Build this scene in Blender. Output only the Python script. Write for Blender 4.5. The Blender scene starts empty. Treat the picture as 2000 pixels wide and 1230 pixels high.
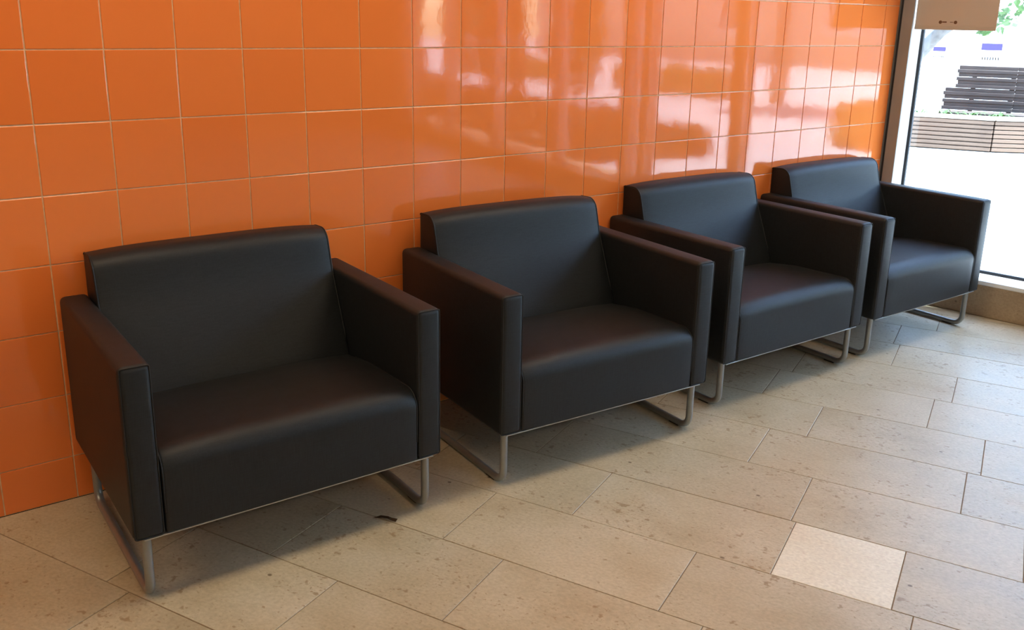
import bpy, bmesh, math, random
from mathutils import Vector, Matrix

random.seed(7)
scene = bpy.context.scene
C = scene.collection

# ------------------------------------------------------------------ camera
cam_d = bpy.data.cameras.new('camera')
cam = bpy.data.objects.new('camera', cam_d)
C.objects.link(cam)
cam_d.sensor_fit = 'HORIZONTAL'
cam_d.sensor_width = 36.0
cam_d.lens = 1796.5475 / 2000 * 36.0
cam_d.shift_y = (532.277 - 615.0) / 2000.0
cam_d.clip_start = 0.05
right = Vector((0.80609298, -0.59148478, 0.01897012))
fwd = Vector((0.57395083, 0.77358236, -0.26860899))
down = fwd.cross(right)
m = Matrix((right, -down, -fwd)).transposed().to_4x4()
m.translation = Vector((-0.4496, -2.8231, 1.4509))
cam.matrix_world = m
scene.camera = cam

# ------------------------------------------------------------------ world, sun, exposure
scene.view_settings.view_transform = 'Standard'
scene.view_settings.look = 'None'
scene.view_settings.gamma = 1.0
scene.view_settings.use_curve_mapping = False
scene.view_settings.exposure = 1.85

world = bpy.data.worlds.new('sky')
scene.world = world
world.use_nodes = True
wn = world.node_tree
for n in list(wn.nodes):
    wn.nodes.remove(n)
w_out = wn.nodes.new('ShaderNodeOutputWorld')
w_bg = wn.nodes.new('ShaderNodeBackground')
w_sky = wn.nodes.new('ShaderNodeTexSky')
w_sky.sky_type = 'NISHITA'
w_sky.sun_disc = False
w_sky.sun_elevation = math.radians(68)
w_sky.sun_rotation = math.radians(155)
w_sky.air_density = 1.0
w_sky.dust_density = 0.6
w_bg.inputs['Strength'].default_value = 0.55
wn.links.new(w_sky.outputs[0], w_bg.inputs['Color'])
wn.links.new(w_bg.outputs[0], w_out.inputs['Surface'])

sun_d = bpy.data.lights.new('sun', 'SUN')
sun_d.energy = 12.5
sun_d.angle = math.radians(0.6)
sun_d.color = (0.82, 0.92, 1.0)
sun = bpy.data.objects.new('sun', sun_d)
C.objects.link(sun)
SUN_DIR = Vector((0.42, -0.907, math.tan(math.radians(68)))).normalized()
sun.rotation_euler = SUN_DIR.to_track_quat('Z', 'Y').to_euler()

# ------------------------------------------------------------------ helpers
def srgb(r, g, b):
    f = lambda c: (c / 12.92 if c <= 0.04045 else ((c + 0.055) / 1.055) ** 2.4)
    return (f(r / 255), f(g / 255), f(b / 255), 1.0)


def mat(name):
    mt = bpy.data.materials.new(name)
    mt.use_nodes = True
    nt = mt.node_tree
    b = nt.nodes['Principled BSDF']
    return mt, nt, b


def node(nt, kind, **kw):
    n = nt.nodes.new(kind)
    for k, v in kw.items():
        if k in n.inputs:
            n.inputs[k].default_value = v
        else:
            setattr(n, k, v)
    return n


def ramp(nt, stops):
    r = nt.nodes.new('ShaderNodeValToRGB')
    els = r.color_ramp.elements
    els[0].position, els[0].color = stops[0]
    els[1].position, els[1].color = stops[-1]
    for p, c in stops[1:-1]:
        e = els.new(p)
        e.color = c
    return r


def mix(nt, fac, a, b, blend='MIX'):
    mx = nt.nodes.new('ShaderNodeMix')
    mx.data_type = 'RGBA'
    mx.blend_type = blend
    for sock, val in ((mx.inputs['Factor'], fac), (mx.inputs['A'], a), (mx.inputs['B'], b)):
        if hasattr(val, 'is_linked'):
            nt.links.new(val, sock)
        else:
            sock.default_value = val
    return mx.outputs['Result']


def simple(name, col, rough=0.6, metal=0.0, spec=0.5, noise=0.0, nscale=20.0):
    mt, nt, b = mat(name)
    b.inputs['Base Color'].default_value = col
    b.inputs['Roughness'].default_value = rough
    b.inputs['Metallic'].default_value = metal
    b.inputs['Specular IOR Level'].default_value = spec
    if noise:
        tc = node(nt, 'ShaderNodeTexCoord')
        nz = node(nt, 'ShaderNodeTexNoise', Scale=nscale, Detail=4.0)
        nt.links.new(tc.outputs['Object'], nz.inputs['Vector'])
        d = tuple(c * (1 - noise) for c in col[:3]) + (1,)
        l = tuple(min(1, c * (1 + noise)) for c in col[:3]) + (1,)
        r = ramp(nt, [(0.3, d), (0.7, l)])
        nt.links.new(nz.outputs['Fac'], r.inputs['Fac'])
        nt.links.new(r.outputs['Color'], b.inputs['Base Color'])
    return mt


def obj(name, me, material=None, parent=None, loc=None, rotz=None):
    o = bpy.data.objects.new(name, me)
    C.objects.link(o)
    if material and not me.materials:
        me.materials.append(material)
    if parent:
        o.parent = parent
    if loc is not None:
        o.location = loc
    if rotz is not None:
        o.rotation_euler = (0, 0, rotz)
    return o


def bm_mesh(name, bm, smooth=False, angle=None):
    bmesh.ops.recalc_face_normals(bm, faces=bm.faces)
    me = bpy.data.meshes.new(name)
    bm.to_mesh(me)
    bm.free()
    if smooth:
        for p in me.polygons:
            p.use_smooth = True
        if angle is not None:
            me.set_sharp_from_angle(angle=math.radians(angle))
    return me


def tag(o, label=None, cat=None, group=None, kind=None):
    if label:
        o['label'] = label
    if cat:
        o['category'] = cat
    if group:
        o['group'] = group
    if kind:
        o['kind'] = kind
    return o


def empty(name, loc, rotz=0):
    o = bpy.data.objects.new(name, None)
    C.objects.link(o)
    o.empty_display_size = 0.1
    o.location = loc
    o.rotation_euler = (0, 0, rotz)
    return o


def add_box(bm, c, s, rz=0.0, bevel=0.0, seg=2):
    r = bmesh.ops.create_cube(bm, size=1.0)
    vs = r['verts']
    bmesh.ops.scale(bm, vec=s, verts=vs)
    if bevel:
        es = list({e for v in vs for e in v.link_edges})
        rr = bmesh.ops.bevel(bm, geom=es, offset=bevel, segments=seg, profile=0.5, affect='EDGES')
        vs = list(set(rr['verts']) | {v for v in vs if v.is_valid})
    if rz:
        bmesh.ops.rotate(bm, matrix=Matrix.Rotation(rz, 3, 'Z'), verts=vs)
    bmesh.ops.translate(bm, vec=c, verts=vs)
    return vs


def box_mesh(name, s, c=(0, 0, 0), rz=0.0, bevel=0.0, seg=2, smooth=False):
    bm = bmesh.new()
    add_box(bm, c, s, rz, bevel, seg)
    return bm_mesh(name, bm, smooth, 40 if smooth else None)


def add_prism(bm, poly, z0, z1):
    a = [bm.verts.new((p[0], p[1], z0)) for p in poly]
    b = [bm.verts.new((p[0], p[1], z1)) for p in poly]
    n = len(poly)
    bm.faces.new(a[::-1])
    bm.faces.new(b)
    for i in range(n):
        bm.faces.new((a[i], a[(i + 1) % n], b[(i + 1) % n], b[i]))


def add_tube(bm, pts, rad, seg=10, closed=False, caps=True):
    pts = [Vector(p) for p in pts]
    n = len(pts)
    radii = rad if isinstance(rad, (list, tuple)) else [rad] * n
    rings = []
    ref = None
    for i, p in enumerate(pts):
        if closed:
            t = (pts[(i + 1) % n] - pts[i - 1]).normalized()
        else:
            t = (pts[min(i + 1, n - 1)] - pts[max(i - 1, 0)]).normalized()
        if ref is None:
            ref = Vector((1, 0, 0)) if abs(t.x) < 0.9 else Vector((0, 0, 1))
        u = (ref - t * ref.dot(t)).normalized()
        ref = u
        v = t.cross(u)
        rings.append([bm.verts.new(p + (u * math.cos(k * 2 * math.pi / seg) + v * math.sin(k * 2 * math.pi / seg)) * radii[i]) for k in range(seg)])
    last = n if closed else n - 1
    for i in range(last):
        A, B = rings[i], rings[(i + 1) % n]
        for k in range(seg):
            bm.faces.new((A[k], A[(k + 1) % seg], B[(k + 1) % seg], B[k]))
    if caps and not closed:
        bm.faces.new(rings[0][::-1])
        bm.faces.new(rings[-1])


def round_profile(pts, seg=6):
    """pts: (a, b, radius) corners of a closed polygon -> rounded outline."""
    out = []
    n = len(pts)
    for i in range(n):
        p = Vector(pts[i][:2]); r = pts[i][2]
        a = Vector(pts[i - 1][:2]); b = Vector(pts[(i + 1) % n][:2])
        if r <= 0:
            out.append(p)
            continue
        d1 = (a - p).normalized(); d2 = (b - p).normalized()
        ang = d1.angle(d2)
        t = r / math.tan(ang / 2)
        c = p + (d1 + d2).normalized() * (r / math.sin(ang / 2))
        s = p + d1 * t; e = p + d2 * t
        a0 = math.atan2(s.y - c.y, s.x - c.x); a1 = math.atan2(e.y - c.y, e.x - c.x)
        da = (a1 - a0 + math.pi) % (2 * math.pi) - math.pi
        for k in range(seg + 1):
            th = a0 + da * k / seg
            out.append(Vector((c.x + r * math.cos(th), c.y + r * math.sin(th))))
    # split long straight runs
    res = []
    for i, p in enumerate(out):
        q = out[(i + 1) % len(out)]
        res.append(p)
        L = (q - p).length
        if L > 0.06:
            k = int(L / 0.04)
            for j in range(1, k):
                res.append(p.lerp(q, j / k))
    return res


def prof_normals(prof):
    n = len(prof)
    area = sum(prof[i].x * prof[(i + 1) % n].y - prof[(i + 1) % n].x * prof[i].y for i in range(n))
    sg = 1 if area > 0 else -1
    res = []
    for i in range(n):
        t = (prof[(i + 1) % n] - prof[i - 1]).normalized()
        res.append(Vector((t.y, -t.x)) * sg)
    return res


def loft(prof, x0, x1, r=0.012, rseg=4, mid=12, crown=None):
    """sweep a (y, z) outline along x, rounded at both ends, softly crowned between."""
    bm = bmesh.new()
    nor = prof_normals(prof)
    st = []
    for k in range(rseg + 1):
        th = math.pi / 2 * k / rseg
        st.append((x0 + r * (1 - math.cos(th)), r * (1 - math.sin(th))))
    for k in range(1, mid):
        st.append((x0 + r + (x1 - x0 - 2 * r) * k / mid, 0.0))
    for k in range(rseg, -1, -1):
        th = math.pi / 2 * k / rseg
        st.append((x1 - r * (1 - math.cos(th)), r * (1 - math.sin(th))))
    rings = []
    for x, ins in st:
        u = (x - x0) / (x1 - x0)
        bulge = 1 - (2 * u - 1) ** 4
        ring = []
        for p, nn in zip(prof, nor):
            c = crown(p, nn) * bulge if crown else 0.0
            q = p + nn * (c - ins)
            ring.append(bm.verts.new((x, q.x, q.y)))
        rings.append(ring)
    n = len(prof)
    for A, B in zip(rings, rings[1:]):
        for i in range(n):
            bm.faces.new((A[i], A[(i + 1) % n], B[(i + 1) % n], B[i]))
    bm.faces.new(rings[0][::-1])
    bm.faces.new(rings[-1])
    return bm


def clip_poly(poly, p, n):
    """keep the side where (q - p).n <= 0"""
    out = []
    for i in range(len(poly)):
        a, b = poly[i], poly[(i + 1) % len(poly)]
        da = (a[0] - p[0]) * n[0] + (a[1] - p[1]) * n[1]
        db = (b[0] - p[0]) * n[0] + (b[1] - p[1]) * n[1]
        if da <= 0:
            out.append(a)
        if (da < 0 < db) or (db < 0 < da):
            t = da / (da - db)
            out.append((a[0] + (b[0] - a[0]) * t, a[1] + (b[1] - a[1]) * t))
    return out


# ------------------------------------------------------------------ materials
# glazed orange wall tile
M_tile, nt, b = mat('orange glazed tile')
oi = node(nt, 'ShaderNodeObjectInfo')
geo = node(nt, 'ShaderNodeNewGeometry')
r = ramp(nt, [(0.0, srgb(236, 124, 56)), (0.5, srgb(239, 128, 60)), (1.0, srgb(242, 132, 64))])
nt.links.new(oi.outputs['Random'], r.inputs['Fac'])
nt.links.new(r.outputs['Color'], b.inputs['Base Color'])
b.inputs['Roughness'].default_value = 0.05
b.inputs['IOR'].default_value = 1.55
n1 = node(nt, 'ShaderNodeTexNoise', Scale=14.0, Detail=1.0)
n2 = node(nt, 'ShaderNodeTexNoise', Scale=85.0, Detail=1.0)
off = node(nt, 'ShaderNodeVectorMath', operation='SCALE')
off.inputs[0].default_value = (37.0, 11.0, 23.0)
nt.links.new(oi.outputs['Random'], off.inputs['Scale'])
addv = node(nt, 'ShaderNodeVectorMath', operation='ADD')
nt.links.new(geo.outputs['Position'], addv.inputs[0])
nt.links.new(off.outputs[0], addv.inputs[1])
nt.links.new(addv.outputs[0], n1.inputs['Vector'])
nt.links.new(geo.outputs['Position'], n2.inputs['Vector'])
bp1 = node(nt, 'ShaderNodeBump', Strength=0.5, Distance=0.00045)
bp2 = node(nt, 'ShaderNodeBump', Strength=0.3, Distance=0.00012)
nt.links.new(n1.outputs['Fac'], bp1.inputs['Height'])
nt.links.new(n2.outputs['Fac'], bp2.inputs['Height'])
nt.links.new(bp1.outputs['Normal'], bp2.inputs['Normal'])
nt.links.new(bp2.outputs['Normal'], b.inputs['Normal'])

M_grout = simple('wall grout', srgb(228, 194, 152), 0.85, noise=0.12, nscale=60)
M_fgrout = simple('floor grout', srgb(128, 110, 88), 0.9, noise=0.15, nscale=40)


def stone(name, base, dark, light, speck, speck_amt, rough):
    mt, nt, b = mat(name)
    geo = node(nt, 'ShaderNodeNewGeometry')
    oi = node(nt, 'ShaderNodeObjectInfo')
    rot = node(nt, 'ShaderNodeMapping')
    rot.inputs['Rotation'].default_value = (0, 0, math.radians(65.3))
    nt.links.new(geo.outputs['Position'], rot.inputs['Vector'])
    off = node(nt, 'ShaderNodeVectorMath', operation='SCALE')
    off.inputs[0].default_value = (53.0, 31.0, 17.0)
    nt.links.new(oi.outputs['Random'], off.inputs['Scale'])
    ad = node(nt, 'ShaderNodeVectorMath', operation='ADD')
    nt.links.new(rot.outputs[0], ad.inputs[0])
    nt.links.new(off.outputs[0], ad.inputs[1])
    st = node(nt, 'ShaderNodeVectorMath', operation='MULTIPLY')
    st.inputs[1].default_value = (0.78, 1.0, 1.0)
    nt.links.new(ad.outputs[0], st.inputs[0])
    V = st.outputs[0]
    # clouds
    nz = node(nt, 'ShaderNodeTexNoise', Scale=5.0, Detail=6.0, Roughness=0.6)
    nt.links.new(V, nz.inputs['Vector'])
    rc = ramp(nt, [(0.32, dark), (0.5, base), (0.72, light)])
    nt.links.new(nz.outputs['Fac'], rc.inputs['Fac'])
    # fine grain
    ng = node(nt, 'ShaderNodeTexNoise', Scale=120.0, Detail=3.0)
    nt.links.new(V, ng.inputs['Vector'])
    rg = ramp(nt, [(0.3, (0.86, 0.85, 0.83, 1)), (0.7, (1.06, 1.06, 1.06, 1))])
    nt.links.new(ng.outputs['Fac'], rg.inputs['Fac'])
    col = mix(nt, 1.0, rc.outputs['Color'], rg.outputs['Color'], 'MULTIPLY')
    # fossil flecks: small sharp blotches gathered in patches
    nf = node(nt, 'ShaderNodeTexNoise', Scale=46.0, Detail=2.5, Roughness=0.55)
    nt.links.new(V, nf.inputs['Vector'])
    npch = node(nt, 'ShaderNodeTexNoise', Scale=4.0, Detail=2.0)
    nt.links.new(V, npch.inputs['Vector'])
    sm = node(nt, 'ShaderNodeMath', operation='MULTIPLY_ADD')
    sm.inputs[1].default_value = 0.30
    nt.links.new(npch.outputs['Fac'], sm.inputs[0])
    nt.links.new(nf.outputs['Fac'], sm.inputs[2])
    rf = ramp(nt, [(0.79, (0, 0, 0, 1)), (0.86, (1, 1, 1, 1))])
    nt.links.new(sm.outputs[0], rf.inputs['Fac'])
    amt = node(nt, 'ShaderNodeMath', operation='MULTIPLY')
    amt.inputs[1].default_value = speck_amt
    nt.links.new(rf.outputs['Color'], amt.inputs[0])
    col = mix(nt, amt.outputs[0], col, speck)
    # crowded pinhead flecks
    n3 = node(nt, 'ShaderNodeTexNoise', Scale=115.0, Detail=2.0)
    nt.links.new(V, n3.inputs['Vector'])
    s3 = node(nt, 'ShaderNodeMath', operation='MULTIPLY_ADD')
    s3.inputs[1].default_value = 0.25
    nt.links.new(npch.outputs['Fac'], s3.inputs[0])
    nt.links.new(n3.outputs['Fac'], s3.inputs[2])
    r3 = ramp(nt, [(0.77, (0, 0, 0, 1)), (0.85, (1, 1, 1, 1))])
    nt.links.new(s3.outputs[0], r3.inputs['Fac'])
    a3 = node(nt, 'ShaderNodeMath', operation='MULTIPLY')
    a3.inputs[1].default_value = speck_amt * 0.8
    nt.links.new(r3.outputs['Color'], a3.inputs[0])
    col = mix(nt, a3.outputs[0], col, speck)
    # rare dark pits
    vo = node(nt, 'ShaderNodeTexVoronoi', Scale=9.0)
    nt.links.new(V, vo.inputs['Vector'])
    rv = ramp(nt, [(0.035, (1, 1, 1, 1)), (0.055, (0, 0, 0, 1))])
    nt.links.new(vo.outputs['Distance'], rv.inputs['Fac'])
    am2 = node(nt, 'ShaderNodeMath', operation='MULTIPLY')
    am2.inputs[1].default_value = min(1.0, speck_amt * 1.1)
    nt.links.new(rv.outputs['Color'], am2.inputs[0])
    col = mix(nt, am2.outputs[0], col, tuple(c * 0.45 for c in speck[:3]) + (1,))
    # each slab its own tone
    rt = ramp(nt, [(0.0, (0.93, 0.92, 0.90, 1)), (1.0, (1.05, 1.05, 1.05, 1))])
    nt.links.new(oi.outputs['Random'], rt.inputs['Fac'])
    col = mix(nt, 1.0, col, rt.outputs['Color'], 'MULTIPLY')
    nt.links.new(col, b.inputs['Base Color'])
    b.inputs['Roughness'].default_value = rough
    nr = ramp(nt, [(0.3, (rough - 0.06,) * 3 + (1,)), (0.7, (rough + 0.1,) * 3 + (1,))])
    nt.links.new(nz.outputs['Fac'], nr.inputs['Fac'])
    nt.links.new(nr.outputs['Color'], b.inputs['Roughness'])
    bp = node(nt, 'ShaderNodeBump', Strength=0.15, Distance=0.0006)
    nt.links.new(ng.outputs['Fac'], bp.inputs['Height'])
    nt.links.new(bp.outputs['Normal'], b.inputs['Normal'])
    return mt


M_stone = stone('beige limestone', srgb(189, 177, 151), srgb(179, 165, 138), srgb(199, 188, 165), srgb(144, 120, 88), 0.75, 0.36)
M_newstone = stone('pale replacement limestone', srgb(229, 222, 201), srgb(225, 216, 194), srgb(233, 227, 209), srgb(212, 196, 176), 0.35, 0.4)
M_base = stone('beige limestone shade tone', srgb(172, 150, 122), srgb(160, 138, 110), srgb(182, 160, 132), srgb(140, 116, 88), 0.6, 0.5)  # same limestone as the floor, browned: the low wall's shadow is in the colour

# woven charcoal vinyl
M_fab, nt, b = mat('charcoal woven vinyl')
tc = node(nt, 'ShaderNodeTexCoord')
mp = node(nt, 'ShaderNodeMapping')
mp.inputs['Scale'].default_value = (1, 1, 1)
nt.links.new(tc.outputs['Object'], mp.inputs['Vector'])
wA = node(nt, 'ShaderNodeTexNoise', Scale=1.0, Detail=2.0)
sA = node(nt, 'ShaderNodeVectorMath', operation='MULTIPLY')
sA.inputs[1].default_value = (30.0, 30.0, 420.0)
nt.links.new(mp.outputs[0], sA.inputs[0]); nt.links.new(sA.outputs[0], wA.inputs['Vector'])
wB = node(nt, 'ShaderNodeTexNoise', Scale=1.0, Detail=2.0)
sB = node(nt, 'ShaderNodeVectorMath', operation='MULTIPLY')
sB.inputs[1].default_value = (420.0, 420.0, 30.0)
nt.links.new(mp.outputs[0], sB.inputs[0]); nt.links.new(sB.outputs[0], wB.inputs['Vector'])
sm = node(nt, 'ShaderNodeMath', operation='ADD')
nt.links.new(wA.outputs['Fac'], sm.inputs[0]); nt.links.new(wB.outputs['Fac'], sm.inputs[1])
rr = ramp(nt, [(0.36, (0.0050, 0.0065, 0.0080, 1)), (0.64, (0.0110, 0.0145, 0.0180, 1))])
hf = node(nt, 'ShaderNodeMath', operation='MULTIPLY')
hf.inputs[1].default_value = 0.5
nt.links.new(sm.outputs[0], hf.inputs[0])
nt.links.new(hf.outputs[0], rr.inputs['Fac'])
nt.links.new(rr.outputs['Color'], b.inputs['Base Color'])
b.inputs['Roughness'].default_value = 0.52
b.inputs['Specular IOR Level'].default_value = 0.42
bp = node(nt, 'ShaderNodeBump', Strength=0.25, Distance=0.0004)
nt.links.new(sm.outputs[0], bp.inputs['Height'])
nt.links.new(bp.outputs['Normal'], b.inputs['Normal'])

M_seam = simple('dark seam thread', (0.010, 0.010, 0.010, 1), 0.7)
M_legs = simple('silver grey powder coated steel', srgb(150, 152, 150), 0.38, 0.6, noise=0.05, nscale=30)
M_rail = simple('pale steel rail', srgb(190, 190, 186), 0.35, 0.7)
M_glide = simple('black plastic glide', (0.012, 0.012, 0.012, 1), 0.6)
M_post = simple('taupe powder coated aluminium', srgb(152, 146, 140), 0.5, noise=0.05, nscale=8)
M_trim = simple('grey aluminium edge trim', srgb(140, 136, 130), 0.4, 0.4)
M_black = simple('black rubber gasket', (0.012, 0.014, 0.02, 1), 0.6)
M_white = simple('white window frame', srgb(236, 240, 240), 0.45)
M_plaster = simple('white plaster', srgb(214, 206, 196), 0.8, noise=0.04, nscale=3)
M_blind, nt, b = mat('beige blind fabric')
b.inputs['Base Color'].default_value = srgb(206, 197, 184)
b.inputs['Roughness'].default_value = 0.85
tl = node(nt, 'ShaderNodeBsdfTranslucent')
tl.inputs['Color'].default_value = srgb(190, 160, 130)
mxs = node(nt, 'ShaderNodeMixShader')
mxs.inputs[0].default_value = 0.2
nt.links.new(b.outputs[0], mxs.inputs[1]); nt.links.new(tl.outputs[0], mxs.inputs[2])
nt.links.new(mxs.outputs[0], nt.nodes['Material Output'].inputs['Surface'])
M_brown = simple('brown wall paint', srgb(104, 88, 72), 0.8, noise=0.05, nscale=3)
M_ceil = simple('greige ceiling paint', srgb(150, 144, 136), 0.85, noise=0.04, nscale=3)
M_print = simple('brown print', srgb(106, 74, 48), 0.7)
M_pave = simple('pale paving', srgb(186, 188, 190), 0.8, noise=0.08, nscale=0.8)
M_soil = simple('dark soil', srgb(70, 58, 48), 0.95, noise=0.3, nscale=12)

M_glass, nt, b = mat('clear window glass')
nt.nodes.remove(b)
tr = node(nt, 'ShaderNodeBsdfTransparent')
tr.inputs['Color'].default_value = (0.93, 0.96, 0.96, 1)
gl = node(nt, 'ShaderNodeBsdfGlossy')
gl.inputs['Roughness'].default_value = 0.0
lw = node(nt, 'ShaderNodeLayerWeight', Blend=0.5)
pw = node(nt, 'ShaderNodeMath', operation='POWER')
pw.inputs[1].default_value = 5.0
nt.links.new(lw.outputs['Facing'], pw.inputs[0])
fr = node(nt, 'ShaderNodeMath', operation='MULTIPLY_ADD')
fr.inputs[1].default_value = 0.96
fr.inputs[2].default_value = 0.04
nt.links.new(pw.outputs[0], fr.inputs[0])
mx = node(nt, 'ShaderNodeMixShader')
nt.links.new(fr.outputs[0], mx.inputs[0])
nt.links.new(tr.outputs[0], mx.inputs[1]); nt.links.new(gl.outputs[0], mx.inputs[2])
nt.links.new(mx.outputs[0], nt.nodes['Material Output'].inputs['Surface'])


def wood(name, c0, c1, rough=0.7):
    mt, nt, b = mat(name)
    tc = node(nt, 'ShaderNodeTexCoord')
    s = node(nt, 'ShaderNodeVectorMath', operation='MULTIPLY')
    s.inputs[1].default_value = (3.0, 30.0, 60.0)
    nt.links.new(tc.outputs['Object'], s.inputs[0])
    nz = node(nt, 'ShaderNodeTexNoise', Scale=1.0, Detail=4.0)
    nt.links.new(s.outputs[0], nz.inputs['Vector'])
    r = ramp(nt, [(0.3, c0), (0.7, c1)])
    nt.links.new(nz.outputs['Fac'], r.inputs['Fac'])
    nt.links.new(r.outputs['Color'], b.inputs['Base Color'])
    b.inputs['Roughness'].default_value = rough
    return mt


M_wood = wood('weathered tan wood', srgb(92, 70, 55), srgb(116, 92, 74))
M_dwood = wood('weathered dark wood', srgb(50, 40, 36), srgb(74, 61, 55))
M_litwood = wood('sunlit tone wood', srgb(164, 148, 130), srgb(196, 182, 166))  # full sun on the bench top is put into this lighter colour
M_leaf = simple('green leaf', srgb(86, 118, 64), 0.55, noise=0.35, nscale=5)
M_bark = simple('grey bark', srgb(112, 108, 104), 0.9, noise=0.3, nscale=14)
M_facade = simple('pale facade render', srgb(232, 226, 216), 0.85, noise=0.04, nscale=0.6)
M_facade2 = simple('sandy facade render', srgb(190, 178, 164), 0.85, noise=0.06, nscale=0.6)
M_wglass = simple('dark house window glass', srgb(60, 70, 82), 0.1)
M_purple = simple('violet print', srgb(52, 40, 112), 0.6)
M_signw = simple('white sign board', srgb(240, 240, 240), 0.5)
M_yellow = simple('pale yellow print', srgb(222, 206, 150), 0.6)
M_dark = simple('dark slot', (0.01, 0.01, 0.01, 1), 0.9)
M_lamp, nt, b = mat('warm lamp diffuser')
b.inputs['Base Color'].default_value = (0.8, 0.8, 0.8, 1)
b.inputs['Emission Color'].default_value = (1.0, 0.77, 0.50, 1)
b.inputs['Emission Strength'].default_value = 2.5

# ------------------------------------------------------------------ the room
T = 0.2
ZR = 1.3386                       # height of the first joint row above the floor
XL, YF, ZC = -5.0, -9.2, 3.0
WD = Vector((0.165, -0.986, 0)).normalized()        # window wall runs this way
WN = Vector((-WD.y, WD.x, 0))                       # outwards
WROT = math.atan2(WD.y, WD.x)


def wp(u, n, z=0.0, x0=4.13):
    return Vector((x0, 0, 0)) + WD * u + WN * n + Vector((0, 0, z))


U_END = 9.4
# orange wall: backing with grout colour
wall = obj('wall_back', box_mesh('wall_back', (9.6, 0.2, ZC), (-0.4, 0.1025, ZC / 2)), M_grout)
tag(wall, kind='structure')

G = 0.0038          # joint


def tile_mesh(w, h, name='tile'):
    bv, dp = 0.0012, 0.004
    x, z = (w - G) / 2, (h - G) / 2
    f = [(-x + bv, 0, -z + bv), (x - bv, 0, -z + bv), (x - bv, 0, z - bv), (-x + bv, 0, z - bv)]
    s = [(-x, bv * 0.7, -z), (x, bv * 0.7, -z), (x, bv * 0.7, z), (-x, bv * 0.7, z)]
    k = [(a, dp, c) for a, _, c in s]
    v = f + s + k
    fc = [(0, 1, 2, 3)]
    for i in range(4):
        j = (i + 1) % 4
        fc.append((i, 4 + i, 4 + j, j))
        fc.append((4 + i, 8 + i, 8 + j, 4 + j))
    me = bpy.data.meshes.new(name)
    me.from_pydata(v, [], fc)
    bm = bmesh.new(); bm.from_mesh(me)
    bmesh.ops.recalc_face_normals(bm, faces=bm.faces)
    bm.to_mesh(me); bm.free()
    # make sure the front looks into the room
    if me.polygons[0].normal.y > 0:
        me.flip_normals()
    me.materials.append(M_tile)
    return me


tiles = {}
rest = []
rng = random.Random(3)
row_edges = [0.0]
z = ZR - 6 * T
while z < ZC - 0.01:
    row_edges.append(z)
    z += T
row_edges.append(ZC)
X_END = 4.146
c = -25
while c * T < X_END:
    x0, x1 = max(c * T, XL + 0.001), min((c + 1) * T, X_END)
    for ri in range(len(row_edges) - 1):
        z0, z1 = row_edges[ri], row_edges[ri + 1]
        w, h = x1 - x0, z1 - z0
        if w < 0.02 or h < 0.02:
            continue
        key = (round(w, 4), round(h, 4))
        if key not in tiles:
            tiles[key] = tile_mesh(w, h)
        loc = ((x0 + x1) / 2, 0.0, (z0 + z1) / 2)
        rot = (math.radians(rng.uniform(-0.07, 0.07)), 0, math.radians(rng.uniform(-0.07, 0.07)))
        if c >= -2 and z0 < 1.6:
            o = obj('tile', tiles[key], None, wall, loc)
            o.rotation_euler = rot
        else:
            rest.append((tiles[key], loc, rot))
    c += 1
bm = bmesh.new()
for me, loc, rot in rest:
    n0 = len(bm.verts)
    bm.from_mesh(me)
    bm.verts.ensure_lookup_table()
    vs = bm.verts[n0:]
    mt_ = Matrix.Translation(loc) @ Matrix.Rotation(rot[2], 4, 'Z') @ Matrix.Rotation(rot[0], 4, 'X')
    bmesh.ops.transform(bm, matrix=mt_, verts=vs)
me = bpy.data.meshes.new('tile_field')
bm.to_mesh(me); bm.free()
tf = obj('tile_field', me, M_tile, wall)
tag(tf, kind='stuff')

# floor: substrate and slabs laid at an angle to the walls
XB = 4.10            # foot of the window wall at y = 0
foot = lambda u: Vector((XB, 0, 0)) + WD * u
room_poly = [(XL, 0.0), (XB, 0.0), tuple(foot(U_END + 0.1)[:2]), (XL, foot(U_END + 0.1).y)]
bm = bmesh.new()
add_prism(bm, room_poly, -0.12, -0.0022)
floor = obj('floor', bm_mesh('floor', bm), M_fgrout)
tag(floor, kind='structure')

A1 = math.radians(-65.3)
E1 = Vector((math.cos(A1), math.sin(A1)))
E2 = Vector((-E1.y, E1.x))
S0, SW, SJ = 0.064, 0.3112, 0.0028
known = {-1: [0.444, 0.9625], 0: [1.292], 1: [1.09, 1.744], 2: [1.353, 1.952, 2.261], 3: [1.068, 1.937], 4: [1.721],
         5: [1.852, 2.422], 6: [1.609, 2.2245], 7: [1.66, 2.287], 8: [2.02], 9: [1.989]}
frng = random.Random(11)
invm = cam.matrix_world.inverted()


def in_frame(p, mg=60):
    q = invm @ Vector((p[0], p[1], 0))
    if q.z > -0.1:
        return False
    u = 1000 + 1796.5 * q.x / -q.z
    v = 532.3 - 1796.5 * q.y / -q.z
    return -mg < u < 2000 + mg and -mg < v < 1230 + mg


def slab_bm(bm, poly, cx, cy):
    P = [(p[0] - cx, p[1] - cy) for p in poly]
    n = len(P)
    bev = 0.0008
    ctr = (sum(p[0] for p in P) / n, sum(p[1] for p in P) / n)
    ins = []
    for p in P:
        d = Vector((ctr[0] - p[0], ctr[1] - p[1]))
        ins.append((p[0] + d.x / d.length * bev * 1.4, p[1] + d.y / d.length * bev * 1.4))
    top = [bm.verts.new((p[0], p[1], 0.0)) for p in ins]
    md = [bm.verts.new((p[0], p[1], -bev)) for p in P]
    lo = [bm.verts.new((p[0], p[1], -0.004)) for p in P]
    bm.faces.new(top)
    for i in range(n):
        j = (i + 1) % n
        bm.faces.new((top[j], top[i], md[i], md[j]))
        bm.faces.new((md[j], md[i], lo[i], lo[j]))


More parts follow.
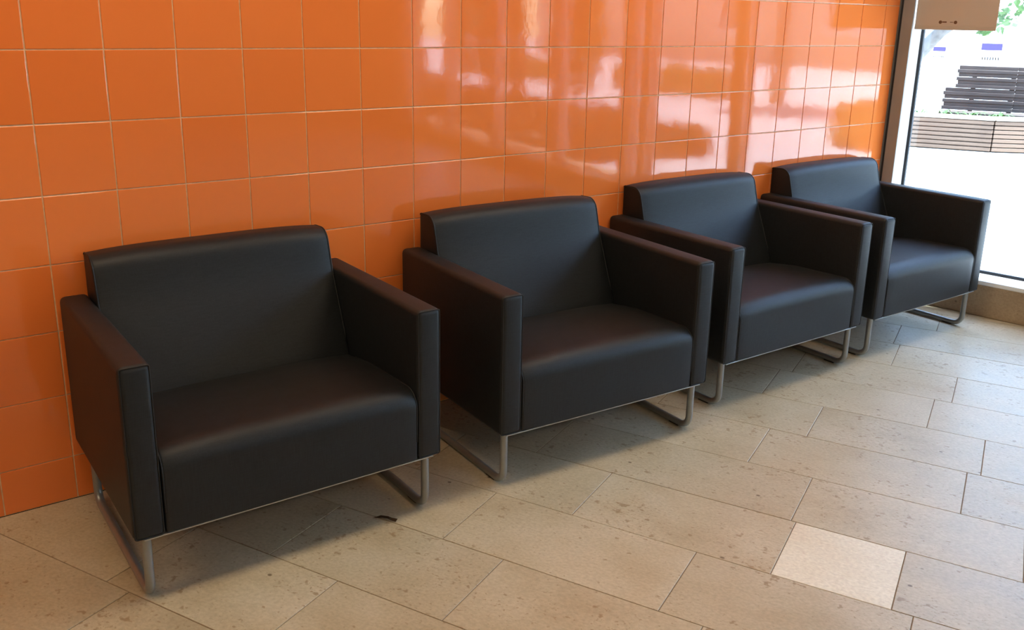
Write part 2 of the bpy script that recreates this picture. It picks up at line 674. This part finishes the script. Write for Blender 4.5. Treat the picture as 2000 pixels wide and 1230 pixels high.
field = bmesh.new()
for k in range(-30, 34):
    s0, s1 = S0 + k * SW + SJ / 2, S0 + (k + 1) * SW - SJ / 2
    cuts = list(known.get(k, [frng.uniform(0, 0.6)]))
    while cuts[-1] < 12.5:
        cuts.append(cuts[-1] + frng.choice([0.6, 0.62, 0.66, 0.84, 0.57]))
    while cuts[0] > -8:
        cuts.insert(0, cuts[0] - frng.choice([0.6, 0.62, 0.66, 0.84, 0.57]))
    for t0, t1 in zip(cuts, cuts[1:]):
        a, bq = t0 + SJ / 2, t1 - SJ / 2
        poly = [tuple(E1 * t + E2 * s) for t, s in ((a, s0), (bq, s0), (bq, s1), (a, s1))]
        poly = clip_poly(poly, (0, -0.0015), (0, 1))
        if len(poly) > 2:
            poly = clip_poly(poly, (XB - 0.0015, 0), tuple(WN[:2]))
        if len(poly) > 2:
            poly = clip_poly(poly, (XL + 0.001, 0), (-1, 0))
        if len(poly) > 2:
            poly = clip_poly(poly, (0, foot(U_END).y), (0, -1))
        if len(poly) < 3:
            continue
        # drop doubled corners and slivers
        q = []
        for p in poly:
            if not q or (Vector(p) - Vector(q[-1])).length > 1e-4:
                q.append(p)
        if len(q) > 2 and (Vector(q[0]) - Vector(q[-1])).length < 1e-4:
            q.pop()
        poly = q
        if len(poly) < 3:
            continue
        ar = abs(sum(poly[i][0] * poly[(i + 1) % len(poly)][1] - poly[(i + 1) % len(poly)][0] * poly[i][1] for i in range(len(poly)))) / 2
        if ar < 2e-4:
            continue
        cx = sum(p[0] for p in poly) / len(poly); cy = sum(p[1] for p in poly) / len(poly)
        vis = any(in_frame(p) for p in poly) or in_frame((cx, cy))
        if vis:
            bm = bmesh.new()
            slab_bm(bm, poly, cx, cy)
            pale = (k == 2 and abs(t0 - 1.952) < 0.01)
            o = obj('floor_tile', bm_mesh('floor_tile', bm), M_newstone if pale else M_stone, floor, (cx, cy, frng.uniform(-0.0003, 0.0002)))
            if pale:
                o['label'] = 'pale clean replacement floor tile'
        else:
            slab_bm(field, poly, 0, 0)
ff = obj('floor_tile_field', bm_mesh('floor_tile_field', field), M_stone, floor)
tag(ff, kind='stuff')

# ceiling and the two walls behind the camera
bm = bmesh.new()
add_prism(bm, [(XL - 0.2, 0.2), tuple(wp(-0.25, 0.22)[:2]), tuple(wp(U_END + 0.3, 0.22)[:2]), (XL - 0.2, foot(U_END + 0.3).y)], ZC, ZC + 0.25)
tag(obj('ceiling', bm_mesh('ceiling', bm), M_ceil), kind='structure')
yb = foot(U_END + 0.1).y
tag(obj('wall_left', box_mesh('wall_left', (0.2, -yb + 0.2, ZC), (XL - 0.1, yb / 2, ZC / 2)), M_brown), kind='structure')
tag(obj('wall_front', box_mesh('wall_front', (11.1, 0.2, ZC), (0.35, yb - 0.1, ZC / 2)), M_brown), kind='structure')


def wbox(u0, u1, n0, n1, z0, z1, bevel=0.0, x0=4.13):
    """box in window wall axes -> world mesh"""
    bm = bmesh.new()
    c = wp((u0 + u1) / 2, (n0 + n1) / 2, (z0 + z1) / 2, x0)
    add_box(bm, c, (u1 - u0, n1 - n0, z1 - z0), WROT, bevel, 2)
    return bm_mesh('part', bm)


SILL = 0.185
GN = 0.140      # glass plane, outwards from the post face
# low stone wall under the glazing, made of slabs on a core
wr = obj('wall_right', wbox(-0.02, U_END, -0.017, 0.33, -0.12, SILL - 0.022), M_base)
tag(wr, kind='structure')
u = -0.005
while u < U_END - 0.1:
    u1 = min(u + 1.2, U_END)
    obj('stone_panel', wbox(u + 0.001, u1 - 0.001, -0.029, -0.018, 0.001, SILL - 0.022, 0.0008), M_base, wr)
    u = u1
obj('lintel', wbox(-0.0, U_END + 0.1, -0.02, 0.22, 2.7, 2.999), M_plaster, wr)
obj('solid_part', wbox(7.5, U_END + 0.1, -0.02, 0.30, SILL - 0.02, 2.7), M_brown, wr)
# corner post at the end of the tiled wall
tp = obj('trim_1', wbox(0.0, 0.072, 0.0, 0.13, SILL, 2.7, 0.0015), M_post)
tag(tp, kind='structure')
tt = obj('trim_2', box_mesh('trim_2', (0.020, 0.004, 2.7), (4.130, -0.002, 1.35)), M_trim)
tag(tt, kind='structure')
obj('dark_joint', wbox(0.006, 0.015, -0.003, 0.0, SILL, 2.7), M_black, tt)

# glazed bays between mullions
mull = [0.0, 1.33, 2.40, 2.66, 3.80, 5.06, 6.32]
U_GL = 7.5
widths = [0.0, 0.045, 0.04, 0.04, 0.045, 0.045, 0.045]
for i in range(len(mull)):
    ul = mull[i] + (widths[i] if i else 0.072)
    ur = (mull[i + 1] - widths[i + 1]) if i + 1 < len(mull) else U_GL
    if ur - ul < 0.05:
        continue
    win = empty('window_%d' % (i + 1), wp((ul + ur) / 2, GN, SILL))
    tag(win, kind='structure')
    inv = Matrix.Translation(-win.location)

    def wpart(name, me, mt_):
        me.transform(inv)
        return obj(name, me, mt_, win)
    f0 = 0.0
    wpart('sill', wbox(ul, ur, -0.025, GN + 0.18, SILL - 0.022, SILL, 0.002), M_white if i == 0 else M_base)
    jl = 0.018
    if i == 0:
        # white side lining, from the post back to the glass
        wpart('side_lining', wbox(ul - 0.020, ul - 0.0165 + 0.017, 0.012, GN + 0.05, SILL, 2.7), M_white)
    else:
        wpart('side_lining', wbox(ul, ul + 0.02, 0.10, GN + 0.04, SILL, 2.7), M_white)
    wpart('side_lining', wbox(ur - 0.02, ur, 0.10, GN + 0.04, SILL, 2.7), M_white)
    a = ul + (0.0 if i == 0 else 0.02)
    bq = ur - 0.02
    # black gasket around the pane
    g = 0.015
    for nm, me in (('gasket', wbox(a, a + g, GN - 0.006, GN + 0.012, SILL, 2.7)), ('gasket', wbox(bq - g, bq, GN - 0.006, GN + 0.012, SILL, 2.7)),
                   ('gasket', wbox(a + g, bq - g, GN - 0.006, GN + 0.012, SILL, SILL + g)), ('gasket', wbox(a + g, bq - g, GN - 0.006, GN + 0.012, 2.7 - g, 2.7))):
        wpart(nm, me, M_black)
    wpart('pane', wbox(a + g * 0.5, bq - g * 0.5, GN, GN + 0.006, SILL + g * 0.5, 2.7 - g * 0.5), M_glass)
    if i:
        mo = obj('trim_%d' % (i + 2), wbox(mull[i] - widths[i], mull[i] + widths[i], 0.075, GN + 0.05, SILL, 2.7, 0.002), M_post)
        tag(mo, kind='structure')

# ------------------------------------------------------------------ armchairs
W, AW, D, ZT, ZB = 0.876, 0.0776, 0.680, 0.648, 0.192
H = W / 2


def chair_parts():
    P = {}
    # arms
    bm = bmesh.new()
    add_box(bm, (0, 0, 0), (AW, D, ZT - ZB), 0, 0.016, 4)
    P['arm'] = bm_mesh('armrest', bm, True, 50)
    P['arm'].materials.append(M_fab)
    # seam round the front panel of the arm
    bm = bmesh.new()
    ix, iz = AW / 2 - 0.0042, (ZT - ZB) / 2 - 0.0042
    pr = round_profile([(-ix, -iz, 0.006), (-ix, iz, 0.006), (ix, iz, 0.006), (ix, -iz, 0.006)], 4)
    add_tube(bm, [(p.x, -D / 2 + 0.0042, p.y) for p in pr], 0.0019, 6, closed=True)
    P['arm_seam'] = bm_mesh('seam', bm, True)
    P['arm_seam'].materials.append(M_seam)
    # seat cushion
    xi = H - AW - 0.0005
    sp = round_profile([(0.002, ZB + 0.002, 0.006), (0.0, 0.410, 0.055), (0.30, 0.402, 0.0), (0.455, 0.382, 0.012), (0.455, ZB + 0.002, 0.006)], 8)

    def crown_seat(p, n):
        return 0.012 * max(0.0, n.y) + 0.004 * max(0.0, -n.x)
    P['seat'] = bm_mesh('seat', loft(sp, -xi, xi, 0.010, 4, 16, crown_seat), True, 60)
    P['seat'].materials.append(M_fab)
    # piping at both ends of the cushion
    nor = prof_normals(sp)
    vis = [i for i, p in enumerate(sp) if p.x < 0.44 and p.y > ZB + 0.01]
    run = [i for i in range(len(sp)) if i in vis]
    for sx in (-1, 1):
        bm = bmesh.new()
        pts = [(sx * (xi - 0.003), sp[i].x - nor[i].x * 0.0015, sp[i].y - nor[i].y * 0.0015) for i in run]
        add_tube(bm, pts, 0.0022, 6)
        P['seat_piping', sx] = bm_mesh('piping', bm, True)
        P['seat_piping', sx].materials.append(M_fab)
    # backrest
    kp = round_profile([(0.438, 0.376, 0.02), (0.552, 0.648, 0.0), (0.586, 0.773, 0.050), (0.684, 0.768, 0.012), (0.684, ZB + 0.03, 0.01), (0.47, ZB + 0.03, 0.01)], 8)

    def crown_back(p, n):
        return 0.010 * max(0.0, n.y) + 0.008 * max(0.0, -n.x)
    P['back'] = bm_mesh('backrest', loft(kp, -xi, xi, 0.008, 4, 16, crown_back), True, 60)
    P['back'].materials.append(M_fab)
    nor = prof_normals(kp)
    run = [i for i, p in enumerate(kp) if p.y > 0.40 and p.x < 0.683]
    for sx in (-1, 1):
        bm = bmesh.new()
        pts = [(sx * (xi - 0.0025), kp[i].x - nor[i].x * 0.001, kp[i].y - nor[i].y * 0.001) for i in run]
        add_tube(bm, pts, 0.0030, 6)
        P['back_piping', sx] = bm_mesh('piping', bm, True)
        P['back_piping', sx].materials.append(M_fab)
    # sled leg: front post, bend, runner, bend, rear post
    R, rb = 0.0122, 0.042
    y0, y1 = 0.038, 0.615
    pts = [(0, y0, ZB - 0.0015)]
    pts.append((0, y0, R + rb + 0.002))
    for k in range(1, 9):
        th = math.pi / 2 * k / 8
        pts.append((0, y0 + rb * (1 - math.cos(th)), R + 0.002 + rb * (1 - math.sin(th))))
    for k in range(0, 9):
        th = math.pi / 2 * k / 8
        pts.append((0, y1 - rb + rb * math.sin(th), R + 0.002 + rb * (1 - math.cos(th))))
    pts.append((0, y1, ZB - 0.0015))
    bm = bmesh.new()
    add_tube(bm, pts, R, 16)
    P['leg'] = bm_mesh('sled_leg', bm, True, 60)
    P['leg'].materials.append(M_legs)
    bm = bmesh.new()
    add_box(bm, (0, 0, 0), (0.014, 0.05, 0.006), 0, 0.001, 1)
    P['glide'] = bm_mesh('glide', bm)
    P['glide'].materials.append(M_glide)
    # steel rail under the front edge
    bm = bmesh.new()
    add_box(bm, (0, 0, 0), (W - 0.05, 0.030, 0.004), 0, 0.001, 1)
    P['rail'] = bm_mesh('frame_rail', bm)
    P['rail'].materials.append(M_rail)
    return P


CP = chair_parts()


def make_chair(loc, rz, label):
    t = empty('armchair', loc, rz)
    tag(t, label, 'armchair', 'dark grey armchairs lined up along the orange wall')
    s = obj('seat', CP['seat'], None, t)
    bk = obj('backrest', CP['back'], None, t)
    for sx in (-1, 1):
        obj('piping', CP['seat_piping', sx], None, s)
        obj('piping', CP['back_piping', sx], None, bk)
        a = obj('armrest', CP['arm'], None, t, (sx * (H - AW / 2), D / 2, (ZT + ZB) / 2))
        obj('seam', CP['arm_seam'], None, a)
        lg = obj('sled_leg', CP['leg'], None, t, (sx * 0.402, 0, 0))
        lg['label'] = 'silver grey steel tube sled leg'
        for gy in (0.11, 0.54):
            obj('glide', CP['glide'], None, lg, (0, gy, 0.003))
    for ry in (0.021, 0.60):
        rl = obj('frame_rail', CP['rail'], None, t, (0, ry, ZB - 0.0026))
        rl['label'] = 'thin pale steel rail'
    return t


make_chair((0.438, -0.6975, 0), -0.012, 'charcoal armchair nearest the camera, at the left end of the row, farthest from the window')
make_chair((1.5208, -0.7407, 0), -0.0574, 'charcoal armchair second from the left, standing askew and farther out from the orange wall')
make_chair((2.5761, -0.6885, 0), -0.0099, 'charcoal armchair third from the left, its right arm overlapping the window-side armchair')
make_chair((3.5544, -0.6885, 0), -0.0083, 'charcoal armchair farthest from the camera, right beside the bright window')

# ------------------------------------------------------------------ roller blind at the window
bl = empty('roller_blind', wp(0.276, 0.022, 2.66))
tag(bl, 'narrow beige roller blind hanging at the top of the window beside the post', 'blind')
ib = Matrix.Translation(-bl.location)


def bpart(name, me, mt_, parent=bl):
    me.transform(ib)
    return obj(name, me, mt_, parent)


sheet = bpart('blind_sheet', wbox(0.078, 0.474, 0.0200, 0.0216, 1.432, 2.65), M_blind)
bpart('bottom_bar', wbox(0.078, 0.474, 0.0170, 0.0245, 1.424, 1.442, 0.002), M_blind)
bm = bmesh.new()
add_tube(bm, [wp(0.076, 0.034, 2.668), wp(0.476, 0.034, 2.668)], 0.03, 16)
bpart('roller', bm_mesh('roller', bm, True, 50), M_white)


def disc(bm, u, z, r, n=0.0195, seg=14):
    c = wp(u, n, z)
    vs = [bm.verts.new(c + WD * (r * math.cos(k * 2 * math.pi / seg)) + Vector((0, 0, r * math.sin(k * 2 * math.pi / seg)))) for k in range(seg)]
    bm.faces.new(vs)


def pmark(shapes):
    for sh in shapes:
        bm = bmesh.new()
        if sh[0] == 'd':
            disc(bm, *sh[1:])
        else:
            _, u0, u1, z0, z1 = sh
            vs = [bm.verts.new(wp(a, 0.0195, z)) for a, z in ((u0, z0), (u1, z0), (u1, z1), (u0, z1))]
            bm.faces.new(vs)
        me = bm_mesh('printed_mark', bm)
        me.transform(ib)
        obj('printed_mark', me, M_print, sheet)


pmark([('d', 0.205, 1.462, 0.0085), ('q', 0.214, 0.236, 1.4595, 1.4660), ('q', 0.252, 0.268, 1.4610, 1.4640), ('d', 0.279, 1.462, 0.0085)])

# ------------------------------------------------------------------ lamps in the ceiling
for i, (lx, ly) in enumerate(((-2.6, -1.15), (-0.1, -1.15), (2.4, -1.15), (-2.6, -5.2), (-0.1, -5.2), (2.4, -5.2))):
    pos = ['close to the orange wall, left of the chairs', 'close to the orange wall, over the nearest chair', 'close to the orange wall, over the third chair', 'in the rear row, at the left', 'in the rear row, in the middle', 'in the rear row, towards the window'][i]
    t = empty('ceiling_light', (lx, ly, ZC))
    tag(t, 'long warm ceiling light panel ' + pos, 'ceiling light', 'long ceiling light panels')
    bm = bmesh.new()
    for a, c_ in (((1.54, 0.02, 0.03), (0, 0.31, -0.015)), ((1.54, 0.02, 0.03), (0, -0.31, -0.015)), ((0.02, 0.6, 0.03), (0.76, 0, -0.015)), ((0.02, 0.6, 0.03), (-0.76, 0, -0.015))):
        add_box(bm, c_, a)
    obj('frame', bm_mesh('frame', bm), M_white, t)
    obj('diffuser', box_mesh('diffuser', (1.5, 0.6, 0.012), (0, 0, -0.012)), M_lamp, t)

# ------------------------------------------------------------------ scrap of dead leaf on the floor
bm = bmesh.new()
lp = [(-0.030, 0.004), (-0.012, 0.009), (0.004, 0.007), (0.014, 0.000), (0.026, -0.006), (0.022, -0.012), (0.010, -0.010), (0.004, -0.002), (-0.010, 0.003)]
ctrv = bm.verts.new((0.006, 0.001, 0.005))
vv = [bm.verts.new((x, y, 0.0012 + 0.004 * abs(math.sin(i * 1.9)))) for i, (x, y) in enumerate(lp)]
for i in range(len(vv)):
    bm.faces.new((ctrv, vv[i], vv[(i + 1) % len(vv)]))
bmesh.ops.solidify(bm, geom=bm.faces[:], thickness=0.0008)
M_dry = simple('dry brown leaf', srgb(86, 60, 34), 0.8, noise=0.4, nscale=90)
lf = obj('dead_leaf', bm_mesh('dead_leaf', bm), M_dry, None, (0.715, -0.648, 0.0003), math.radians(-32))
lf.scale = (1.35, 1.5, 1.2)
tag(lf, 'small dry brown leaf scrap on the floor in front of the nearest armchair', 'leaf')

# ------------------------------------------------------------------ outside
bm = bmesh.new()
g0 = wp(-30, 0.335); g1 = wp(60, 0.335)
far = WN * 70
add_prism(bm, [tuple(g0[:2]), tuple(g1[:2]), tuple((g1 + far)[:2]), tuple((g0 + far)[:2])], -0.3, -0.001)
tag(obj('ground', bm_mesh('ground', bm), M_pave), kind='structure')

BD = Vector((0.48, -0.877, 0)).normalized()
BN = Vector((0.877, 0.48, 0)).normalized()
BR = math.atan2(BD.y, BD.x)
K = Vector((10.58, 2.58, 0))            # bench corner
RD = Vector((0.73, -0.683, 0)).normalized()
RN = Vector((0.683, 0.73, 0)).normalized()
RR = math.atan2(RD.y, RD.x)
bench = empty('planter_bench', K)
tag(bench, 'low slatted wooden planter bench with sunlit-coloured top boards outside the window', 'bench')


def place(name, base, d, rz, a0, a1, n, th, z0, z1, mt_, parent, bev=0.004, rel=None):
    c = base + d * ((a0 + a1) / 2) + n * th / 2
    me = box_mesh(name, (a1 - a0, th, z1 - z0), (0, 0, 0), 0, bev, 1)
    o = obj(name, me, mt_, parent, c + Vector((0, 0, (z0 + z1) / 2)) - (parent.location if parent else Vector()), rz)
    return o


place('core', K + BN * 0.05, BD, BR, -2.6, -0.02, BN, 0.26, 0.0, 0.36, M_dark, bench)
place('core', K + RN * 0.05, RD, RR, 0.05, 2.9, RN, 0.26, 0.0, 0.36, M_dark, bench)
for k in range(7):
    z0 = 0.012 + k * 0.0515
    place('slat', K, BD, BR, -2.6, -0.008, BN, 0.035, z0, z0 + 0.043, M_wood, bench)
    place('slat', K, RD, RR, 0.008, 2.9, RN, 0.035, z0, z0 + 0.043, M_wood, bench)
for k in range(3):
    place('top_board', K + BN * (-0.01 + k * 0.118), BD, BR, -2.6, 0.0 + k * 0.02, BN, 0.110, 0.372, 0.395, M_litwood, bench)
    place('top_board', K + RN * (-0.01 + k * 0.118), RD, RR, 0.012 + k * 0.02, 2.9, RN, 0.110, 0.372, 0.395, M_litwood, bench)
# soil bed behind the bench
bm = bmesh.new()
add_prism(bm, [tuple(p[:2]) for p in (K - BD * 2.6 + BN * 0.36, K + (BN + RN).normalized() * 0.37, K + RD * 2.9 + RN * 0.36, K + RD * 2.9 + RN * 0.42, K - BD * 2.6 + BN * 1.38)], 0.0, 0.30)
sb = obj('soil_bed', bm_mesh('soil_bed', bm), M_soil)
tag(sb, 'dark soil bed behind the low wooden bench', 'planting bed')

# tall slatted backrest further back
HB = Vector((11.9, 3.9, 0))
hb = empty('slatted_backrest', HB)
tag(hb, 'tall dark slatted wooden bench back beyond the planter outside', 'bench')
for k in range(12):
    z0 = 0.335 + k * 0.0492
    left = -0.09 if z0 > 0.62 else -0.21
    left += (0.02 if k % 2 else 0.0)
    hin = BN * (0.014 if k % 2 else 0.0)
    place('slat', HB + hin, BD, BR, left + 0.148 if z0 > 0.62 else left + 0.13, 0.785, BN, 0.06, z0, z0 + (0.0435 if k in (2, 5, 8) else 0.0484), M_dwood, hb)
    place('slat', HB + hin + BN * 0.004, BD, BR, 0.7852, 2.6, BN, 0.06, z0, z0 + 0.0488, M_dwood, hb)
for a in (0.25, 0.72, 1.4, 2.2):
    place('support', HB + BN * 0.082, BD, BR, a, a + 0.06, BN, 0.05, 0.0, 0.90, M_dwood, hb)
place('ledge', HB - BN * 0.35, BD, BR, -0.1, 2.6, BN, 0.30, 0.28, 0.33, M_dwood, hb)


def strap_plant(loc, n, ln, label, seed):
    rg = random.Random(seed)
    t = empty('strap_leaf_plant', loc)
    tag(t, label, 'plant', 'grassy plants in the outdoor bed')
    for i in range(n):
        bm = bmesh.new()
        az = rg.uniform(0, 2 * math.pi)
        L = ln * rg.uniform(0.7, 1.2)
        d = Vector((math.cos(az), math.sin(az), 0)); s = Vector((-d.y, d.x, 0))
        prev = None
        for k in range(6):
            q = k / 5
            p = d * (L * 0.75 * q) + Vector((0, 0, L * (1.1 * q - 0.95 * q * q)))
            w = 0.014 * (1 - q) ** 0.6 + 0.001
            a = bm.verts.new(p + s * w); c_ = bm.verts.new(p - s * w)
            if prev:
                bm.faces.new((prev[0], prev[1], c_, a))
            prev = (a, c_)
        bmesh.ops.solidify(bm, geom=bm.faces[:], thickness=0.002)
        obj('leaf', bm_mesh('leaf', bm), M_leaf, t)


pl = [(10.62, 3.55, 'leftmost plant with arching strap leaves behind the low bench'),
      (10.86, 3.36, 'second strap leaf plant from the left behind the low bench'),
      (11.10, 3.15, 'third strap leaf plant from the left, in front of the dark slats'),
      (11.12, 2.80, 'strap leaf plant nearest the bench corner, before the dark slats'),
      (10.75, 3.85, 'strap leaf plant at the far left behind the window frame edge')]
for i, (x, y, lb) in enumerate(pl):
    strap_plant((x + 0.10, y + 0.06, 0.30), 16, 0.30, lb, 40 + i)


def leaf_cloud(pts, size, rg):
    vs, fs = [], []
    for p in pts:
        a = Vector((rg.gauss(0, 1), rg.gauss(0, 1), rg.gauss(0, 1) - 0.4)).normalized()
        b_ = a.cross(Vector((rg.gauss(0, 1), rg.gauss(0, 1), rg.gauss(0, 1)))).normalized()
        n_ = a.cross(b_)
        s = size * rg.uniform(0.6, 1.25)
        i = len(vs)
        vs += [p, p + a * s * 0.4 + b_ * s * 0.32 + n_ * s * 0.08, p + a * s, p + a * s * 0.4 - b_ * s * 0.32 + n_ * s * 0.08]
        fs += [(i, i + 1, i + 2), (i, i + 2, i + 3)]
    me = bpy.data.meshes.new('foliage')
    me.from_pydata([tuple(v) for v in vs], [], fs)
    return me


def tree(loc, path, rads, blobs, n, size, label, seed, extra=(), min_n=26):
    rg = random.Random(seed)
    t = empty('tree', loc)
    tag(t, label, 'tree')
    bm = bmesh.new()
    add_tube(bm, path, rads, 9)
    obj('trunk', bm_mesh('trunk', bm, True), M_bark, t)
    for e, er in extra:
        bm = bmesh.new()
        add_tube(bm, e, er, 7)
        obj('branch', bm_mesh('branch', bm, True), M_bark, t)
    pts = []
    tot = sum(bb[3] ** 2 for bb in blobs)
    for cx, cy, cz, rad in blobs:
        for _ in range(max(min_n, int(n * rad * rad / tot))):
            v = Vector((rg.gauss(0, 1), rg.gauss(0, 1), rg.gauss(0, 1))).normalized() * rad * rg.random() ** 0.45
            pts.append(Vector((cx, cy, cz)) + v)
    f = obj('foliage', leaf_cloud(pts, size, rg), M_leaf, t)
    tag(f, kind='stuff')
    return t


TL = Vector((7.18, 1.99, 0))
rl = lambda p: tuple(Vector(p) - TL)
tree(TL, [rl((7.18, 1.99, 0)), rl((7.20, 1.95, 0.5)), rl((7.245, 1.86, 0.95)), rl((7.32, 1.72, 1.22)), rl((7.377, 1.60, 1.39)), rl((7.46, 1.45, 1.53)), rl((7.58, 1.2, 1.9)), rl((7.62, 1.0, 2.5))],
     [0.09, 0.075, 0.066, 0.06, 0.055, 0.05, 0.045, 0.02],
     [rl(q) + (r_,) for *q, r_ in ((7.50, 1.36, 1.49, 0.10), (7.56, 1.27, 1.44, 0.06), (7.61, 1.17, 1.50, 0.09), (7.66, 1.06, 1.64, 0.13), (7.70, 0.95, 1.70, 0.10), (7.6, 0.9, 2.2, 0.55), (7.3, 1.6, 2.35, 0.6), (7.7, 0.3, 2.4, 0.6), (7.5, 1.1, 2.9, 0.7))],
     2600, 0.075, 'leafy tree with a bent trunk just outside the window beside the post', 5)
for i, (x, y, h_, lb) in enumerate(((12.5, -3.2, 5.0, 'tree on the square, nearest to the planter bench'),
                                    (13.5, -8.0, 5.5, 'middle tree of the square, opposite the mullions'),
                                    (9.8, -11.0, 5.2, 'tree on the square near the far end of the glazing'))):
    b0 = Vector((x, y, 0))
    tree(b0, [(0, 0, 0), (0.03, 0.02, h_ * 0.3), (-0.03, 0.05, h_ * 0.6), (0.02, 0, h_ * 0.9)], [0.16, 0.13, 0.09, 0.03],
         [(0, 0, h_ * 0.75, 1.3), (0.9, 0.4, h_ * 0.66, 0.9), (-0.8, -0.5, h_ * 0.68, 0.9), (0.1, 0.8, h_ * 0.9, 0.8)], 3600, 0.2, lb, 20 + i,
         [([(0.0, 0.03, h_ * 0.45), (0.5, 0.3, h_ * 0.58), (0.9, 0.4, h_ * 0.7)], [0.06, 0.045, 0.02]), ([(0.0, 0.03, h_ * 0.42), (-0.4, -0.3, h_ * 0.56), (-0.8, -0.5, h_ * 0.7)], [0.06, 0.045, 0.02])])

# clipped hedge across the square
for i, (x, y, L, lb) in enumerate(((9.6, -2.6, 2.6, 'clipped hedge segment close to the planter bench'), (13.4, -10.6, 2.8, 'clipped hedge segment in the middle of the square'), (13.0, -15.0, 2.8, 'clipped hedge segment by the far end of the glazing'))):
    rg = random.Random(60 + i)
    t = empty('hedge', (x, y, 0))
    tag(t, lb, 'hedge')
    obj('core', box_mesh('core', (0.42, L - 0.1, 0.42), (0, 0, 0.21)), M_leaf, t)
    pts = []
    for _ in range(2600):
        f_ = rg.random()
        px, py, pz = rg.uniform(-0.25, 0.25), rg.uniform(-L / 2, L / 2), rg.uniform(0.02, 0.5)
        a = rg.choice('xyzz')
        if a == 'x':
            px = math.copysign(0.24, px)
        elif a == 'y':
            py = math.copysign(L / 2, py)
        else:
            pz = 0.46 + 0.05 * math.sin(py * 5 + i) + rg.uniform(-0.03, 0.05)
        pts.append(Vector((px, py, pz)))
    tag(obj('foliage', leaf_cloud(pts, 0.09, rg), M_leaf, t), kind='stuff')

# bed of ground cover added along the far glazing to darken the lower tile reflections
pc = wp(9.8, 1.5)
pb = empty('added_bed', pc, WROT)
tag(pb, 'added broad bed of low dark green ground cover outside the far bays of the glazing', 'planting bed')
obj('soil', box_mesh('soil', (10.4, 2.2, 0.16), (0, 0, 0.08)), M_soil, pb)
rg = random.Random(91)
pts = [Vector((rg.uniform(-5.2, 5.2), rg.uniform(-1.1, 1.1), 0.0)) for _ in range(22000)]
for p in pts:
    p.z = 0.13 + rg.random() * (0.15 + 0.05 * math.sin(p.x * 3.1) + 0.04 * math.sin(p.y * 7 + p.x))
M_cover = simple('dark ground cover leaf', srgb(44, 62, 36), 0.6, noise=0.3, nscale=6)
tag(obj('foliage', leaf_cloud(pts, 0.13, rg), M_cover, pb), kind='stuff')

for i, (u_, n_, h_, lb) in enumerate(((9.0, 3.4, 2.5, 'added tall bushy shrub at the near end of the ground cover bed'), (11.0, 3.1, 2.7, 'added tall bushy shrub in the middle, behind the ground cover bed'), (13.0, 3.3, 2.6, 'added tall bushy shrub at the far end, behind the ground cover bed'))):
    rg = random.Random(130 + i)
    t = empty('shrub', wp(u_, n_))  # unseen shrubs, added to hold back daylight and streak the tile reflections
    tag(t, lb, 'shrub', 'added tall shrubs behind the ground cover bed')
    for k in range(4):
        bm = bmesh.new()
        a = k * 1.6 + i
        add_tube(bm, [(0, 0, 0), (0.06 * math.cos(a), 0.06 * math.sin(a), h_ * 0.4), (0.2 * math.cos(a), 0.2 * math.sin(a), h_ * 0.85)], [0.03, 0.022, 0.008], 6)
        obj('stem', bm_mesh('stem', bm, True), M_bark, t)
    pts = []
    for _ in range(2600):
        q = rg.random() ** 0.8
        rad = 0.38 * (0.55 + 0.6 * math.sin(math.pi * (0.15 + 0.8 * q))) * rg.random() ** 0.4
        a = rg.uniform(0, 2 * math.pi)
        pts.append(Vector((rad * math.cos(a), rad * math.sin(a), 0.35 + q * (h_ - 0.35))))
    tag(obj('foliage', leaf_cloud(pts, 0.11, rg), M_leaf, t), kind='stuff')

# notice boards far across the square
for (x, y, w_, z0, z1, lb) in ((25.7, 11.9, 0.34, 0.50, 0.84, 'small white notice board with a violet band far across the square, left of the other'),
                               (26.3, 10.7, 0.54, 0.46, 0.98, 'wider white notice board with a violet band far across the square')):
    t = empty('notice_board', (x, y, 0), BR)
    tag(t, lb, 'sign', 'notice boards across the square')
    obj('board', box_mesh('board', (w_, 0.03, z1 - z0), (0, 0, (z0 + z1) / 2)), M_signw, t)
    h = z1 - z0
    obj('band', box_mesh('band', (w_ * 0.98, 0.004, h * 0.36), (0, -0.018, z1 - h * 0.22)), M_purple, t)
    obj('strip', box_mesh('strip', (w_ * 0.9, 0.004, h * 0.10), (0, -0.018, z1 - h * 0.50)), M_yellow, t)
    for k in range(7):
        obj('stroke', box_mesh('stroke', (w_ * 0.05, 0.004, h * 0.16), (w_ * (k - 3) * 0.125, -0.018, z0 + h * 0.16)), M_dark, t)
    for sx in (-1, 1):
        obj('leg', box_mesh('leg', (0.03, 0.03, z0), (sx * w_ * 0.4, 0, z0 / 2)), M_signw, t)


# houses round the square
def house(loc, rz, w_, h_, d_, mt_, label, cols, rows, zb=1.0):
    t = empty('building', loc, rz)
    tag(t, label, 'building')
    obj('wall', box_mesh('wall', (w_, d_, h_), (0, d_ / 2, h_ / 2)), mt_, t)
    obj('roof', box_mesh('roof', (w_ + 0.6, d_ + 0.6, 0.3), (0, d_ / 2, h_ + 0.15)), M_plaster, t)
    for i in range(cols):
        for j in range(rows):
            x = (i + 0.5) / cols * w_ - w_ / 2
            z_ = zb + j * 3.1
            wn_ = obj('window', box_mesh('window', (1.3, 0.08, 1.7), (0, 0, 0)), M_white, t, (x, -0.03, z_ + 0.9))
            obj('pane', box_mesh('pane', (1.1, 0.02, 1.5), (0, -0.045, 0)), M_wglass, wn_)


house((33, 17, 0), BR, 26, 6.6, 6, M_facade, 'pale rendered building closing the square behind the benches', 7, 1, 3.9)
house((27, -14, 0), math.radians(-90 - 12), 30, 4.2, 6, M_facade2, 'low sandy rendered building along the right side of the square', 8, 1)
